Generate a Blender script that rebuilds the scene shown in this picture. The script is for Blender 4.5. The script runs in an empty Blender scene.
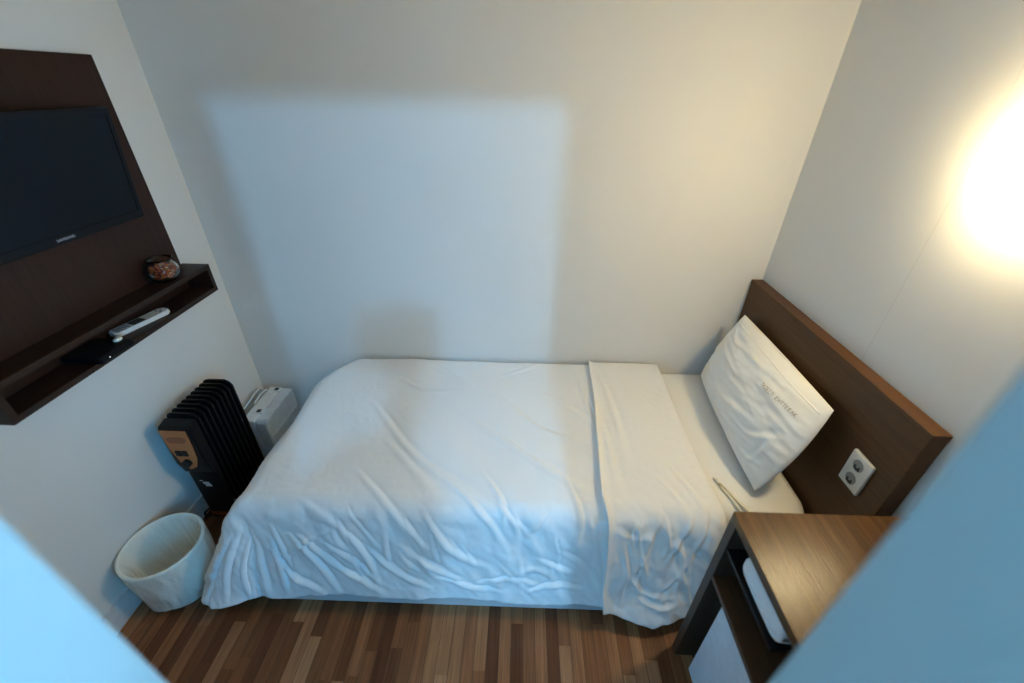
import bpy, bmesh, math, random
import numpy as np
from mathutils import Vector, Matrix

random.seed(7)
scene = bpy.context.scene
COL = scene.collection
PI = math.pi

# ------------------------------------------------------------------ helpers
def link(o, parent=None):
    COL.objects.link(o)
    if parent is not None:
        o.parent = parent
        o.matrix_parent_inverse = parent.matrix_world.inverted() if False else Matrix.Identity(4)
    return o

def mesh_obj(name, bm, mat, parent=None, smooth=False, sub=0, angle=None):
    bmesh.ops.recalc_face_normals(bm, faces=bm.faces[:])
    me = bpy.data.meshes.new(name)
    bm.to_mesh(me); bm.free()
    for m in (mat if isinstance(mat, (list, tuple)) else [mat]):
        me.materials.append(m)
    if smooth:
        for p in me.polygons: p.use_smooth = True
        if angle is not None:
            me.set_sharp_from_angle(angle=math.radians(angle))
    o = bpy.data.objects.new(name, me)
    link(o, parent)
    if sub:
        md = o.modifiers.new('sub', 'SUBSURF'); md.levels = sub; md.render_levels = sub
    return o

def grid_obj(name, P, mat, parent=None, solid=0.0, smooth=True, off=-1.0, sub=0):
    """P: array (n,m,3) -> quad grid mesh"""
    n, m, _ = P.shape
    verts = P.reshape(-1, 3).tolist()
    faces = [(i*m+j, i*m+j+1, (i+1)*m+j+1, (i+1)*m+j) for i in range(n-1) for j in range(m-1)]
    me = bpy.data.meshes.new(name)
    me.from_pydata(verts, [], faces); me.update()
    me.materials.append(mat)
    if smooth:
        for p in me.polygons: p.use_smooth = True
    o = bpy.data.objects.new(name, me); link(o, parent)
    if solid:
        md = o.modifiers.new('solid', 'SOLIDIFY'); md.thickness = solid; md.offset = off
    if sub:
        md = o.modifiers.new('sub', 'SUBSURF'); md.levels = sub; md.render_levels = sub
    return o

def thing(name, label, cat, loc=(0, 0, 0), rz=0.0, group=None):
    o = bpy.data.objects.new(name, None); o.empty_display_size = 0.05
    COL.objects.link(o)
    o.location = loc; o.rotation_euler = (0, 0, rz)
    o['label'] = label; o['category'] = cat
    if group: o['group'] = group
    return o

def tag(o, label, cat, group=None, kind=None):
    o['label'] = label; o['category'] = cat
    if group: o['group'] = group
    if kind: o['kind'] = kind
    return o

def box(bm, x0, x1, y0, y1, z0, z1, bev=0.0, seg=2):
    r = bmesh.ops.create_cube(bm, size=1.0)
    vs = r['verts']
    for v in vs:
        v.co = Vector(((x0+x1)/2 + v.co.x*(x1-x0), (y0+y1)/2 + v.co.y*(y1-y0), (z0+z1)/2 + v.co.z*(z1-z0)))
    if bev > 0:
        es = list({e for v in vs for e in v.link_edges})
        bmesh.ops.bevel(bm, geom=es, offset=bev, segments=seg, affect='EDGES', profile=0.5)
    return vs

def boxbm(*a, **k):
    bm = bmesh.new(); box(bm, *a, **k); return bm

def lathe(bm, prof, n=48, cx=0, cy=0, close=False):
    rings = []
    for r, z in prof:
        if r < 1e-6:
            rings.append([bm.verts.new((cx, cy, z))])
        else:
            rings.append([bm.verts.new((cx+r*math.cos(2*PI*i/n), cy+r*math.sin(2*PI*i/n), z)) for i in range(n)])
    for a, b in zip(rings, rings[1:]):
        for i in range(n):
            j = (i+1) % n
            if len(a) == 1 and len(b) == 1: continue
            if len(a) == 1: bm.faces.new((a[0], b[i], b[j]))
            elif len(b) == 1: bm.faces.new((a[i], a[j], b[0]))
            else: bm.faces.new((a[i], a[j], b[j], b[i]))

def prism(bm, pts, axis, a0, a1):
    """polygon pts (2-D) extruded along axis 'x','y' or 'z'"""
    def P(p, t):
        if axis == 'x': return (t, p[0], p[1])
        if axis == 'y': return (p[0], t, p[1])
        return (p[0], p[1], t)
    A = [bm.verts.new(P(p, a0)) for p in pts]; B = [bm.verts.new(P(p, a1)) for p in pts]
    bm.faces.new(A); bm.faces.new(list(reversed(B)))
    n = len(pts)
    for i in range(n):
        j = (i+1) % n
        bm.faces.new((A[i], B[i], B[j], A[j]))

def tube(bm, pts, r, n=10, cap=True):
    pts = [Vector(p) for p in pts]
    rings = []
    up = Vector((0, 0, 1))
    for i, p in enumerate(pts):
        t = (pts[min(i+1, len(pts)-1)] - pts[max(i-1, 0)]).normalized()
        s = t.cross(up)
        if s.length < 1e-4: s = t.cross(Vector((1, 0, 0)))
        s.normalize(); u = s.cross(t)
        rr = r[i] if isinstance(r, (list, tuple)) else r
        rings.append([bm.verts.new(p + s*rr*math.cos(2*PI*k/n) + u*rr*math.sin(2*PI*k/n)) for k in range(n)])
    for a, b in zip(rings, rings[1:]):
        for k in range(n):
            bm.faces.new((a[k], a[(k+1) % n], b[(k+1) % n], b[k]))
    if cap:
        bm.faces.new(rings[0]); bm.faces.new(list(reversed(rings[-1])))

def roundrect(x0, x1, y0, y1, r, n=6):
    out = []
    for cx, cy, a in ((x1-r, y1-r, 0), (x0+r, y1-r, 90), (x0+r, y0+r, 180), (x1-r, y0+r, 270)):
        for k in range(n+1):
            t = math.radians(a + 90*k/n); out.append((cx+r*math.cos(t), cy+r*math.sin(t)))
    return out

# ------------------------------------------------------------------ materials
def mat(name, base=(0.8, 0.8, 0.8), rough=0.5, metal=0.0, spec=0.5):
    m = bpy.data.materials.new(name); m.use_nodes = True
    nt = m.node_tree; b = nt.nodes['Principled BSDF']
    b.inputs['Base Color'].default_value = (*base, 1); b.inputs['Roughness'].default_value = rough
    b.inputs['Metallic'].default_value = metal; b.inputs['Specular IOR Level'].default_value = spec
    return m, nt, b

def N(nt, t, **k):
    n = nt.nodes.new(t)
    for a, v in k.items(): setattr(n, a, v)
    return n

def coords(nt, scale=(1, 1, 1)):
    tc = N(nt, 'ShaderNodeTexCoord'); mp = N(nt, 'ShaderNodeMapping')
    mp.inputs['Scale'].default_value = scale
    nt.links.new(tc.outputs['Object'], mp.inputs['Vector'])
    return mp.outputs['Vector']

def noise(nt, vec, scale, detail=4, rough=0.55):
    n = N(nt, 'ShaderNodeTexNoise')
    n.inputs['Scale'].default_value = scale; n.inputs['Detail'].default_value = detail
    n.inputs['Roughness'].default_value = rough
    nt.links.new(vec, n.inputs['Vector']); return n.outputs['Fac']

def ramp(nt, fac, stops):
    r = N(nt, 'ShaderNodeValToRGB'); el = r.color_ramp.elements
    while len(el) > 2: el.remove(el[-1])
    for i, (p, c) in enumerate(stops):
        e = el[i] if i < 2 else el.new(p)
        e.position = p; e.color = (*c, 1)
    nt.links.new(fac, r.inputs['Fac']); return r.outputs['Color']

def bump(nt, b, h, strength=0.2, dist=0.01):
    bp = N(nt, 'ShaderNodeBump'); bp.inputs['Strength'].default_value = strength; bp.inputs['Distance'].default_value = dist
    nt.links.new(h, bp.inputs['Height']); nt.links.new(bp.outputs['Normal'], b.inputs['Normal'])

def math_(nt, op, a, b=None):
    n = N(nt, 'ShaderNodeMath', operation=op)
    for i, v in enumerate((a, b)):
        if v is None: continue
        if isinstance(v, (int, float)): n.inputs[i].default_value = v
        else: nt.links.new(v, n.inputs[i])
    return n.outputs[0]

def plaster(name, base, seam_axis=None, seams=()):
    m, nt, b = mat(name, base, 0.75, 0, 0.25)
    v = coords(nt)
    n1 = noise(nt, v, 260, 3); n2 = noise(nt, v, 3, 3)
    c = ramp(nt, n2, [(0.3, tuple(x*0.985 for x in base)), (0.7, tuple(min(1, x*1.01) for x in base))])
    out = c
    for s in seams:        # wallpaper joints: a hair-line between two drops of paper
        sep = N(nt, 'ShaderNodeSeparateXYZ'); nt.links.new(v, sep.inputs[0])
        d = math_(nt, 'ABSOLUTE', math_(nt, 'SUBTRACT', sep.outputs['XYZ'.index(seam_axis)], s))
        k = math_(nt, 'LESS_THAN', d, 0.0011)
        mx = N(nt, 'ShaderNodeMix', data_type='RGBA'); nt.links.new(k, mx.inputs[0]); nt.links.new(out, mx.inputs[6])
        mx.inputs[7].default_value = (base[0]*.86, base[1]*.85, base[2]*.82, 1); out = mx.outputs[2]
    nt.links.new(out, b.inputs['Base Color'])
    bump(nt, b, n1, 0.08, 0.001)
    return m

def wood(name, dark, light, axis='Y', rough=0.4, scale=1.0, grain=1.0, bumpy=0.05, spec=0.5):
    m, nt, b = mat(name, dark, rough, 0, spec)
    s = {'X': (1.2, 34, 34), 'Y': (34, 1.2, 34), 'Z': (34, 34, 1.2)}[axis]
    v = coords(nt, tuple(x*scale for x in s))
    n1 = noise(nt, v, 1.6, 6, 0.65)
    s2 = {'X': (4, 210, 210), 'Y': (210, 4, 210), 'Z': (210, 210, 4)}[axis]
    n2 = noise(nt, coords(nt, tuple(x*scale for x in s2)), 1.5, 3)
    f = math_(nt, 'ADD', math_(nt, 'MULTIPLY', n1, 0.65), math_(nt, 'MULTIPLY', n2, 0.35*grain))
    c = ramp(nt, f, [(0.34, dark), (0.66, light)])
    nt.links.new(c, b.inputs['Base Color'])
    bump(nt, b, n2, bumpy, 0.002)
    return m

def fabric(name, base, rough=0.85, weave=900, crumple=0.0, cs=22, stretch=(1, 1, 1)):
    m, nt, b = mat(name, base, rough, 0, 0.2)
    b.inputs['Sheen Weight'].default_value = 0.15
    n1 = noise(nt, coords(nt), weave, 2)
    if crumple:
        n2 = noise(nt, coords(nt, stretch), cs, 4, 0.5)
        h = math_(nt, 'ADD', math_(nt, 'MULTIPLY', n1, 0.05), math_(nt, 'MULTIPLY', n2, crumple))
        bump(nt, b, h, 0.6, 0.01)
    else:
        bump(nt, b, n1, 0.1, 0.001)
    return m

def plain(name, base, rough=0.4, metal=0.0, spec=0.5, var=0.06):
    m, nt, b = mat(name, base, rough, metal, spec)
    n = noise(nt, coords(nt), 35, 3)
    c = ramp(nt, n, [(0.3, tuple(x*(1-var) for x in base)), (0.7, tuple(min(1, x*(1+var)) for x in base))])
    nt.links.new(c, b.inputs['Base Color'])
    return m

def emis(name, col, strength):
    m, nt, b = mat(name, (0.9, 0.9, 0.88), 0.4)
    b.inputs['Emission Color'].default_value = (*col, 1); b.inputs['Emission Strength'].default_value = strength
    return m

def glass(name, tint=(1, 1, 1), rough=0.02):
    m, nt, b = mat(name, tint, rough)
    b.inputs['Transmission Weight'].default_value = 1.0; b.inputs['IOR'].default_value = 1.45
    return m

def floor_mat():
    m, nt, b = mat('wood_strip_floor', (0.2, 0.09, 0.04), 0.42, 0, 0.25)
    tc = N(nt, 'ShaderNodeTexCoord'); sep = N(nt, 'ShaderNodeSeparateXYZ'); nt.links.new(tc.outputs['Object'], sep.inputs[0])
    X, Y = sep.outputs[0], sep.outputs[1]
    W = 0.043
    ix = math_(nt, 'FLOOR', math_(nt, 'DIVIDE', X, W))
    wn = N(nt, 'ShaderNodeTexWhiteNoise', noise_dimensions='1D'); nt.links.new(ix, wn.inputs['W'])
    iy = math_(nt, 'FLOOR', math_(nt, 'DIVIDE', math_(nt, 'ADD', Y, math_(nt, 'MULTIPLY', wn.outputs['Value'], 3.0)), 0.36))
    cmb = N(nt, 'ShaderNodeCombineXYZ'); nt.links.new(ix, cmb.inputs[0]); nt.links.new(iy, cmb.inputs[1])
    w2 = N(nt, 'ShaderNodeTexWhiteNoise', noise_dimensions='2D'); nt.links.new(cmb.outputs[0], w2.inputs['Vector'])
    base = ramp(nt, w2.outputs['Value'], [(0.0, (0.11, 0.034, 0.012)), (0.35, (0.185, 0.066, 0.024)), (0.7, (0.29, 0.115, 0.046)), (1.0, (0.39, 0.185, 0.085))])
    off = N(nt, 'ShaderNodeCombineXYZ'); nt.links.new(math_(nt, 'MULTIPLY', X, 240), off.inputs[0]); nt.links.new(math_(nt, 'MULTIPLY', Y, 2.2), off.inputs[1]); nt.links.new(math_(nt, 'MULTIPLY', w2.outputs['Value'], 40), off.inputs[2])
    g = noise(nt, off.outputs[0], 1.0, 4, 0.6)
    off2 = N(nt, 'ShaderNodeCombineXYZ'); nt.links.new(math_(nt, 'MULTIPLY', X, 60), off2.inputs[0]); nt.links.new(math_(nt, 'MULTIPLY', Y, 5), off2.inputs[1]); nt.links.new(math_(nt, 'MULTIPLY', w2.outputs['Value'], 90), off2.inputs[2])
    g2 = noise(nt, off2.outputs[0], 1.0, 3, 0.6)
    gg = ramp(nt, math_(nt, 'ADD', math_(nt, 'MULTIPLY', g, 0.6), math_(nt, 'MULTIPLY', g2, 0.4)), [(0.3, (0.50, 0.47, 0.45)), (0.7, (1.3, 1.3, 1.32))])
    mx = N(nt, 'ShaderNodeMix', data_type='RGBA', blend_type='MULTIPLY'); mx.inputs[0].default_value = 1
    nt.links.new(base, mx.inputs[6]); nt.links.new(gg, mx.inputs[7])
    fr = math_(nt, 'FRACT', math_(nt, 'DIVIDE', X, W))
    e = math_(nt, 'LESS_THAN', math_(nt, 'MINIMUM', fr, math_(nt, 'SUBTRACT', 1.0, fr)), 0.02)
    m2 = N(nt, 'ShaderNodeMix', data_type='RGBA'); nt.links.new(e, m2.inputs[0]); nt.links.new(mx.outputs[2], m2.inputs[6]); m2.inputs[7].default_value = (0.07, 0.03, 0.015, 1)
    nt.links.new(m2.outputs[2], b.inputs['Base Color'])
    return m
# ------------------------------------------------------------------ light and placement values
LAMP_W, LAMP_C, EXPO = 210.0, 2650.0, 0.0
FILL_GLOW = 18.5  # strength of the blue fill panel added in the passage
LAMP_Y, LAMP_Z, LAMP_R, LAMP_D, LAMP_T = 0.975, 1.575, 0.058, 0.042, 14.0
WCOL, CCOL, DCOL = (1.0, 0.795, 0.435), (0.21, 0.57, 1.0), (0.0, 0.44, 1.0)
CS = (0.282, -1.0, 2.34)          # cool globe lamp in the passage
HEAD_Z = 2.083
TEXT_UV = (0.655, 0.728, 0.912, 0.760)
SHEET_CREASES = [
    ([(0.40, 1.75), (0.42, 1.55), (0.43, 1.3), (0.42, 1.1)], .014, .006),
    ([(0.36, 1.4), (0.37, 1.2), (0.37, 1.0)], .012, .005),
    ([(0.50, 0.93), (0.46, 0.80), (0.47, 0.68)], .010, .008),
    ([(0.62, 0.95), (0.56, 0.82), (0.52, 0.70)], .010, .009),
    ([(0.66, 0.93), (0.62, 0.80), (0.60, 0.66)], .010, .009),
    ([(0.40, 0.72), (0.46, 0.62), (0.56, 0.60)], .009, .007),
    ([(0.38, 0.82), (0.40, 0.70), (0.37, 0.58)], .010, .008),
    ([(0.44, 0.60), (0.52, 0.56), (0.60, 0.58)], .008, .007),
    ([(0.58, 1.15), (0.63, 1.02), (0.66, 0.92)], .010, .005),
    ([(0.52, 1.08), (0.56, 1.0), (0.60, 0.9)], .010, .005),
    ([(0.34, 0.88), (0.42, 0.84), (0.50, 0.86)], .012, .005),
]
PILLOW_CREASES = [
    ([(0.06, 0.27), (0.20, 0.25), (0.34, 0.24)], .010, .004),
    ([(0.12, 0.24), (0.30, 0.21), (0.50, 0.25)], .010, .004),
    ([(0.08, 0.14), (0.30, 0.12), (0.58, 0.20)], .012, .006),
    ([(0.20, 0.08), (0.40, 0.07), (0.60, 0.12)], .010, .006),
    ([(0.45, 0.12), (0.56, 0.14), (0.66, 0.24)], .010, .007),
    ([(0.05, 0.36), (0.15, 0.32), (0.26, 0.34)], .010, .004),
    ([(0.60, 0.05), (0.63, 0.12), (0.64, 0.22)], .009, .006),
    ([(0.50, 0.05), (0.58, 0.06), (0.66, 0.10)], .008, .006),
]
DUVET_CREASES = [
    ( [(-0.664, 1.465), (-0.4, 1.148), (-0.173, 0.987), (-0.07, 0.873)] , 0.016 , 0.007 ),
    ( [(-0.543, 1.236), (-0.354, 1.039), (-0.262, 0.935)] , 0.018 , 0.005 ),
    ( [(-0.269, 1.042), (-0.169, 0.959), (-0.084, 0.868), (-0.027, 0.764)] , 0.011 , 0.0075 ),
    ( [(-0.322, 0.917), (-0.219, 0.741), (-0.084, 0.665)] , 0.012 , 0.008 ),
    ( [(-0.404, 0.767), (-0.287, 0.665), (-0.141, 0.564)] , 0.012 , 0.009 ),
    ( [(0.155, 0.772), (0.24, 0.707), (0.311, 0.585)] , 0.012 , 0.007 ),
    ( [(-0.073, 0.953), (0.002, 0.873), (0.012, 0.805)] , 0.009 , 0.005 ),
    ( [(0.123, 0.927), (0.091, 0.896), (0.051, 0.834)] , 0.009 , 0.005 ),
    ( [(0.051, 0.577), (0.144, 0.611), (0.265, 0.593)] , 0.009 , 0.008 ),
    ( [(0.172, 0.637), (0.062, 0.681), (-0.045, 0.595)] , 0.014 , 0.006 ),
    ( [(-0.984, 0.829), (-1.115, 0.671), (-1.179, 0.549)] , 0.013 , 0.01 ),
    ( [(-0.952, 0.785), (-1.03, 0.658), (-1.037, 0.533)] , 0.01 , 0.01 ),
    ( [(-0.916, 0.774), (-0.916, 0.665), (-0.905, 0.541)] , 0.01 , 0.008 ),
    ( [(-0.866, 0.787), (-0.849, 0.668), (-0.831, 0.551)] , 0.009 , 0.01 ),
    ( [(-0.866, 0.735), (-0.813, 0.624), (-0.696, 0.53)] , 0.01 , 0.011 ),
    ( [(-0.795, 0.803), (-0.713, 0.681), (-0.639, 0.533)] , 0.009 , 0.009 ),
    ( [(-0.753, 0.792), (-0.642, 0.658), (-0.493, 0.556)] , 0.01 , 0.01 ),
    ( [(-0.703, 0.782), (-0.6, 0.702), (-0.496, 0.598)] , 0.009 , 0.007 ),
    ( [(-0.603, 0.826), (-0.532, 0.715), (-0.496, 0.608)] , 0.01 , 0.009 ),
    ( [(-0.454, 0.821), (-0.45, 0.694), (-0.411, 0.642)] , 0.009 , 0.007 ),
    ( [(-0.539, 0.756), (-0.429, 0.65), (-0.304, 0.572)] , 0.01 , 0.009 ),
    ( [(-1.026, 0.811), (-1.254, 0.639), (-1.364, 0.533)] , 0.012 , 0.009 ),
    ( [(-0.155, 0.587), (-0.009, 0.629), (0.101, 0.608)] , 0.008 , 0.006 ),
    ( [(-0.265, 0.619), (-0.137, 0.574), (-0.027, 0.569)] , 0.008 , 0.007 ),
    ( [(-0.08, 1.511), (0.101, 1.319), (0.34, 1.216)] , 0.018 , 0.0065 ),
    ( [(-0.279, 1.434), (-0.066, 1.254), (0.169, 1.06), (0.304, 0.977)] , 0.018 , 0.0065 ),
    ( [(0.108, 1.555), (0.24, 1.454), (0.35, 1.332)] , 0.014 , 0.006 ),
    ( [(-0.585, 1.644), (-0.418, 1.555), (-0.276, 1.563)] , 0.014 , 0.006 ),
    ( [(-0.091, 1.683), (0.009, 1.737), (0.115, 1.797)] , 0.012 , 0.006 ),
    ( [(-0.457, 1.753), (-0.315, 1.672), (-0.226, 1.563)] , 0.012 , 0.006 ),
    ( [(-0.137, 1.094), (-0.052, 0.961), (-0.03, 0.85)] , 0.01 , 0.006 ),
    ( [(-0.61, 1.075), (-0.436, 0.912), (-0.333, 0.792)] , 0.012 , 0.006 ),
    ( [(-0.76, 0.938), (-0.646, 0.865), (-0.582, 0.777)] , 0.014 , 0.003 ),
    ( [(0.29, 1.724), (0.322, 1.459), (0.34, 1.216)] , 0.01 , 0.006 ),
    ( [(0.187, 1.06), (0.229, 0.901), (0.215, 0.798)] , 0.01 , 0.006 ),
    ( [(0.094, 0.728), (0.169, 0.683), (0.226, 0.66)] , 0.01 , 0.006 ),
    ( [(0.261, 0.901), (0.29, 0.777), (0.318, 0.619)] , 0.01 , 0.006 ),
    ( [(-0.649, 0.821), (-0.767, 0.751), (-0.845, 0.691)] , 0.01 , 0.006 ),
]
# ------------------------------------------------------------------ cloth maths (bed linen shapes)
def vnoise(x, y, seed=0):
    """smooth value noise on arrays"""
    xi = np.floor(x).astype(int); yi = np.floor(y).astype(int)
    fx = x-xi; fy = y-yi
    fx = fx*fx*(3-2*fx); fy = fy*fy*(3-2*fy)
    def h(i, j):
        n = (i*374761393 + j*668265263 + seed*974711) & 0x7fffffff
        n = ((n ^ (n >> 13))*1274126177) & 0x7fffffff
        return ((n ^ (n >> 16)) & 0xffff)/65535.0
    return (h(xi, yi)*(1-fx) + h(xi+1, yi)*fx)*(1-fy) + (h(xi, yi+1)*(1-fx) + h(xi+1, yi+1)*fx)*fy

def drape(a, b, xl0=-0.93, yf=0.965, ztop=0.462, r=0.07, th=math.radians(74), th_side=math.radians(65), drop=None, corner=0.42):
    """flat cloth coordinates (a,b) -> position on a bed top with sides falling at a slope"""
    xl = xl0 + 0.13*np.clip((b-1.58)/0.24, 0, 1)**2
    da = np.maximum(0, xl-a); db = np.maximum(0, yf-b)
    d = np.maximum(da, db)
    ang = np.arctan2(db, np.maximum(da, 1e-9))
    c = np.sin(2*ang)**2*(da > 0)*(db > 0)
    if drop is not None: d = d*drop(a, b, c)
    ex = np.maximum(a, xl); ey = np.maximum(b, yf)
    tt = th_side + (th-th_side)*np.sin(ang)**2
    La = r*tt
    out = np.where(d < La, r*np.sin(np.minimum(d, La)/r), r*np.sin(tt) + (d-La)*np.cos(tt))
    down = np.where(d < La, r*(1-np.cos(np.minimum(d, La)/r)), r*(1-np.cos(tt)) + (d-La)*np.sin(tt))
    out = out*(1 + corner*c)
    z = ztop-down
    under = np.maximum(0, 0.012-z)
    z = np.maximum(z, 0.012); out = out+under*0.5
    return np.stack([ex-np.cos(ang)*out*(d > 0), ey-np.sin(ang)*out*(d > 0), z], -1)

def smooth_line(pts, n=5):
    """Catmull-Rom through the points"""
    p = [np.array(q, float) for q in pts]
    if len(p) < 3: return np.array(p)
    p = [2*p[0]-p[1]] + p + [2*p[-1]-p[-2]]
    out = []
    for i in range(1, len(p)-2):
        for k in range(n):
            t = k/n
            out.append(0.5*(2*p[i] + (p[i+1]-p[i-1])*t + (2*p[i-1]-5*p[i]+4*p[i+1]-p[i+2])*t*t + (3*p[i]-p[i-1]-3*p[i+1]+p[i+2])*t**3))
    out.append(p[-2])
    return np.array(out)

def front_puckers(rs, n, x0, x1):
    """short gathers on the hanging front of the linen, running down towards the hem"""
    out = []
    for k in range(n):
        a = rs.uniform(x0, x1); b = rs.uniform(0.70, 0.93); L = rs.uniform(0.07, 0.20)
        lean = rs.uniform(0.1, 0.75) if a < 0.12 else rs.uniform(-0.6, 0.3)
        a1 = min(max(a+L*lean, x0), x1); b1 = max(b-L, 0.56)
        out.append(([(a, b), ((a+a1)/2-0.012*rs.uniform(0, 1), (b+b1)/2), (a1, b1)], rs.uniform(.0045, .0085), rs.uniform(.003, .0065)))
    return out

def normals(P):
    du = np.gradient(P, axis=0); dv = np.gradient(P, axis=1)
    n = np.cross(du, dv); n /= np.maximum(np.linalg.norm(n, axis=-1, keepdims=True), 1e-9)
    return n

def creases(A, B, lines):
    """each line: (points, width, height): a rounded ridge with a valley at its side, fading to its ends"""
    h = np.zeros_like(A)
    for pts, w, amp in lines:
        pts = smooth_line(pts)
        seg = np.linalg.norm(np.diff(pts, axis=0), axis=1); L = seg.sum(); s0 = 0
        best = np.full(A.shape, 1e9); sd = np.zeros_like(A); par = np.zeros_like(A)
        for i in range(len(pts)-1):
            p, q = pts[i], pts[i+1]; t = (q-p)/max(seg[i], 1e-6)
            u = np.clip((A-p[0])*t[0] + (B-p[1])*t[1], 0, seg[i])
            dx = A-(p[0]+t[0]*u); dy = B-(p[1]+t[1]*u)
            dist = np.hypot(dx, dy); sg = np.sign(t[0]*dy-t[1]*dx)
            k = dist < best
            best = np.where(k, dist, best); sd = np.where(k, dist*sg, sd); par = np.where(k, (s0+u)/L, par)
            s0 += seg[i]
        tp = np.clip(np.sin(np.pi*np.clip(par, 0.03, 0.97)), 0, 1)**0.7
        ww = w*(0.75+0.5*par)
        h += amp*tp*(np.exp(-(sd/ww)**2) - 0.75*np.exp(-((sd-1.9*ww)/(1.15*ww))**2))
    return h

def duvet_drop(a, b, c):
    k = 0.945 + 0.03*np.clip((a+0.3)/0.6, -0.3, 1) + 0.012*np.sin(a*14+0.6) + 0.05*np.clip((-0.74-a)/0.12, 0, 1) + 0.02*np.clip((-0.93-a)/0.1, 0, 1)
    return k
LH = 0.445
# ------------------------------------------------------------------ palette
M_wall = plaster('wall_paper', (0.74, 0.725, 0.69))
M_wall_r = plaster('wall_paper_right', (0.74, 0.725, 0.69), 'Y', (1.158,))
M_wall_b = plaster('wall_paper_back', (0.74, 0.725, 0.69), 'X', ())
M_paint = plaster('passage_paint', (0.78, 0.78, 0.77))
M_jamb = plaster('greige_door_frame', (0.38, 0.35, 0.31))
M_ceil = plaster('ceiling_paint', (0.8, 0.8, 0.79))
M_base = plain('baseboard_film', (0.66, 0.67, 0.67), 0.35)
M_floor = floor_mat()
M_dark = wood('dark_walnut_veneer', (0.016, 0.0075, 0.005), (0.036, 0.016, 0.010), 'Y', 0.45, spec=0.22)
M_darkz = wood('dark_walnut_panel', (0.020, 0.0085, 0.0055), (0.040, 0.017, 0.0105), 'Z', 0.5, spec=0.2)
M_head = wood('headboard_veneer', (0.062, 0.026, 0.009), (0.110, 0.050, 0.019), 'Y', 0.45, spec=0.25)
M_desk = wood('desk_top_oak', (0.045, 0.019, 0.006), (0.125, 0.060, 0.021), 'Y', 0.27, bumpy=0.3, spec=0.24)
M_deskd = wood('desk_carcass', (0.030, 0.018, 0.012), (0.062, 0.038, 0.024), 'Z', 0.45)
M_deskin = wood('desk_inside', (0.05, 0.022, 0.010), (0.10, 0.045, 0.02), 'Y', 0.45)
M_duvet = fabric('white_cotton_duvet', (0.86, 0.855, 0.845), crumple=0.10, cs=16)
M_sheet = fabric('white_cotton_sheet', (0.86, 0.85, 0.835), crumple=0.12, cs=20)
M_under = fabric('fitted_sheet', (0.85, 0.83, 0.79), crumple=0.08, cs=24)
M_skirt = fabric('bed_base_cloth', (0.62, 0.62, 0.63))
M_pillow = fabric('white_pillow_case', (0.86, 0.85, 0.82), crumple=0.10, cs=20)
M_print = plain('printed_brown_ink', (0.40, 0.33, 0.25), 0.8)
M_cord = fabric('beige_cord', (0.82, 0.74, 0.58))
M_knot = fabric('brown_cord_knot', (0.52, 0.40, 0.24))
M_blackg = plain('black_gloss_plastic', (0.004, 0.004, 0.006), 0.25, 0, 0.2)
M_black = plain('black_satin_plastic', (0.006, 0.006, 0.008), 0.42, 0, 0.22)
M_enamel = plain('black_radiator_enamel', (0.003, 0.003, 0.004), 0.45, 0, 0.2)
M_screen = plain('dark_screen', (0.003, 0.005, 0.008), 0.2, 0, 0.18)
M_silver = plain('silver_print', (0.55, 0.56, 0.58), 0.35, 0.3)
M_gold = plain('copper_panel', (0.50, 0.165, 0.045), 0.35, 0.1)
M_copperd = plain('copper_dark', (0.30, 0.085, 0.028), 0.4, 0.1)
M_white = plain('white_plastic', (0.78, 0.78, 0.76), 0.35)
M_white2 = plain('white_grey_plastic', (0.62, 0.65, 0.68), 0.4)
M_cream = plain('cream_plastic_rim', (0.80, 0.80, 0.70), 0.35)
M_brownp = plain('brown_latch_plastic', (0.035, 0.022, 0.018), 0.4)
M_label = plain('pale_sticker', (0.62, 0.64, 0.66), 0.5)
M_label2 = plain('grey_sticker', (0.14, 0.13, 0.14), 0.5)
M_plate = plain('ivory_outlet_plastic', (0.72, 0.70, 0.64), 0.35)
M_hole = plain('socket_recess_grey', (0.28, 0.28, 0.27), 0.5)
M_slot = plain('socket_slot', (0.01, 0.01, 0.01), 0.6)
M_metal = plain('brushed_metal', (0.5, 0.5, 0.5), 0.35, 0.9)
M_glass = glass('clear_glass')
M_fridge = plain('fridge_white_enamel', (0.70, 0.73, 0.78), 0.3)
M_gasket = plain('fridge_gasket_grey', (0.22, 0.25, 0.31), 0.5)
M_towel = fabric('white_terry_towel', (0.74, 0.74, 0.74), crumple=0.2, cs=60, weave=500)
M_grey = plain('button_grey', (0.22, 0.23, 0.24), 0.5)
M_blkbtn = plain('button_pad_dark', (0.03, 0.035, 0.035), 0.5)
M_warm = emis('warm_lamp_glass', WCOL, LAMP_W)
M_cool = emis('cool_lamp_glass', CCOL, LAMP_C)
M_fill = emis('added_blue_glow', DCOL, FILL_GLOW)  # glow of the added fill panel behind the viewpoint
M_led = emis('white_standby_light', (0.9, 0.95, 1.0), 1.5)

def bagmat():
    m, nt, b = mat('thin_plastic_bag', (0.78, 0.76, 0.68), 0.22, 0, 0.5)
    n = noise(nt, coords(nt, (1, 1, 0.45)), 17, 4, 0.5); bump(nt, b, n, 0.8, 0.02)
    return m
M_bag = bagmat()

def wpos(p):
    v = Vector((0, 0, 0))
    while p is not None:
        v = v + p.location; p = p.parent
    return v

def part(name, bm, m, parent, **k):
    """bm is built in room coordinates; shifted into the parent's frame"""
    o = mesh_obj(name, bm, m, None, **k)
    w = wpos(parent)
    o.data.transform(Matrix.Translation(-w)); o.parent = parent
    return o

def gpart(name, P, m, parent, **k):
    w = wpos(parent) if parent is not None else Vector((0, 0, 0))
    o = grid_obj(name, P-np.array(w), m, None, **k)
    o.parent = parent
    return o

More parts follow.
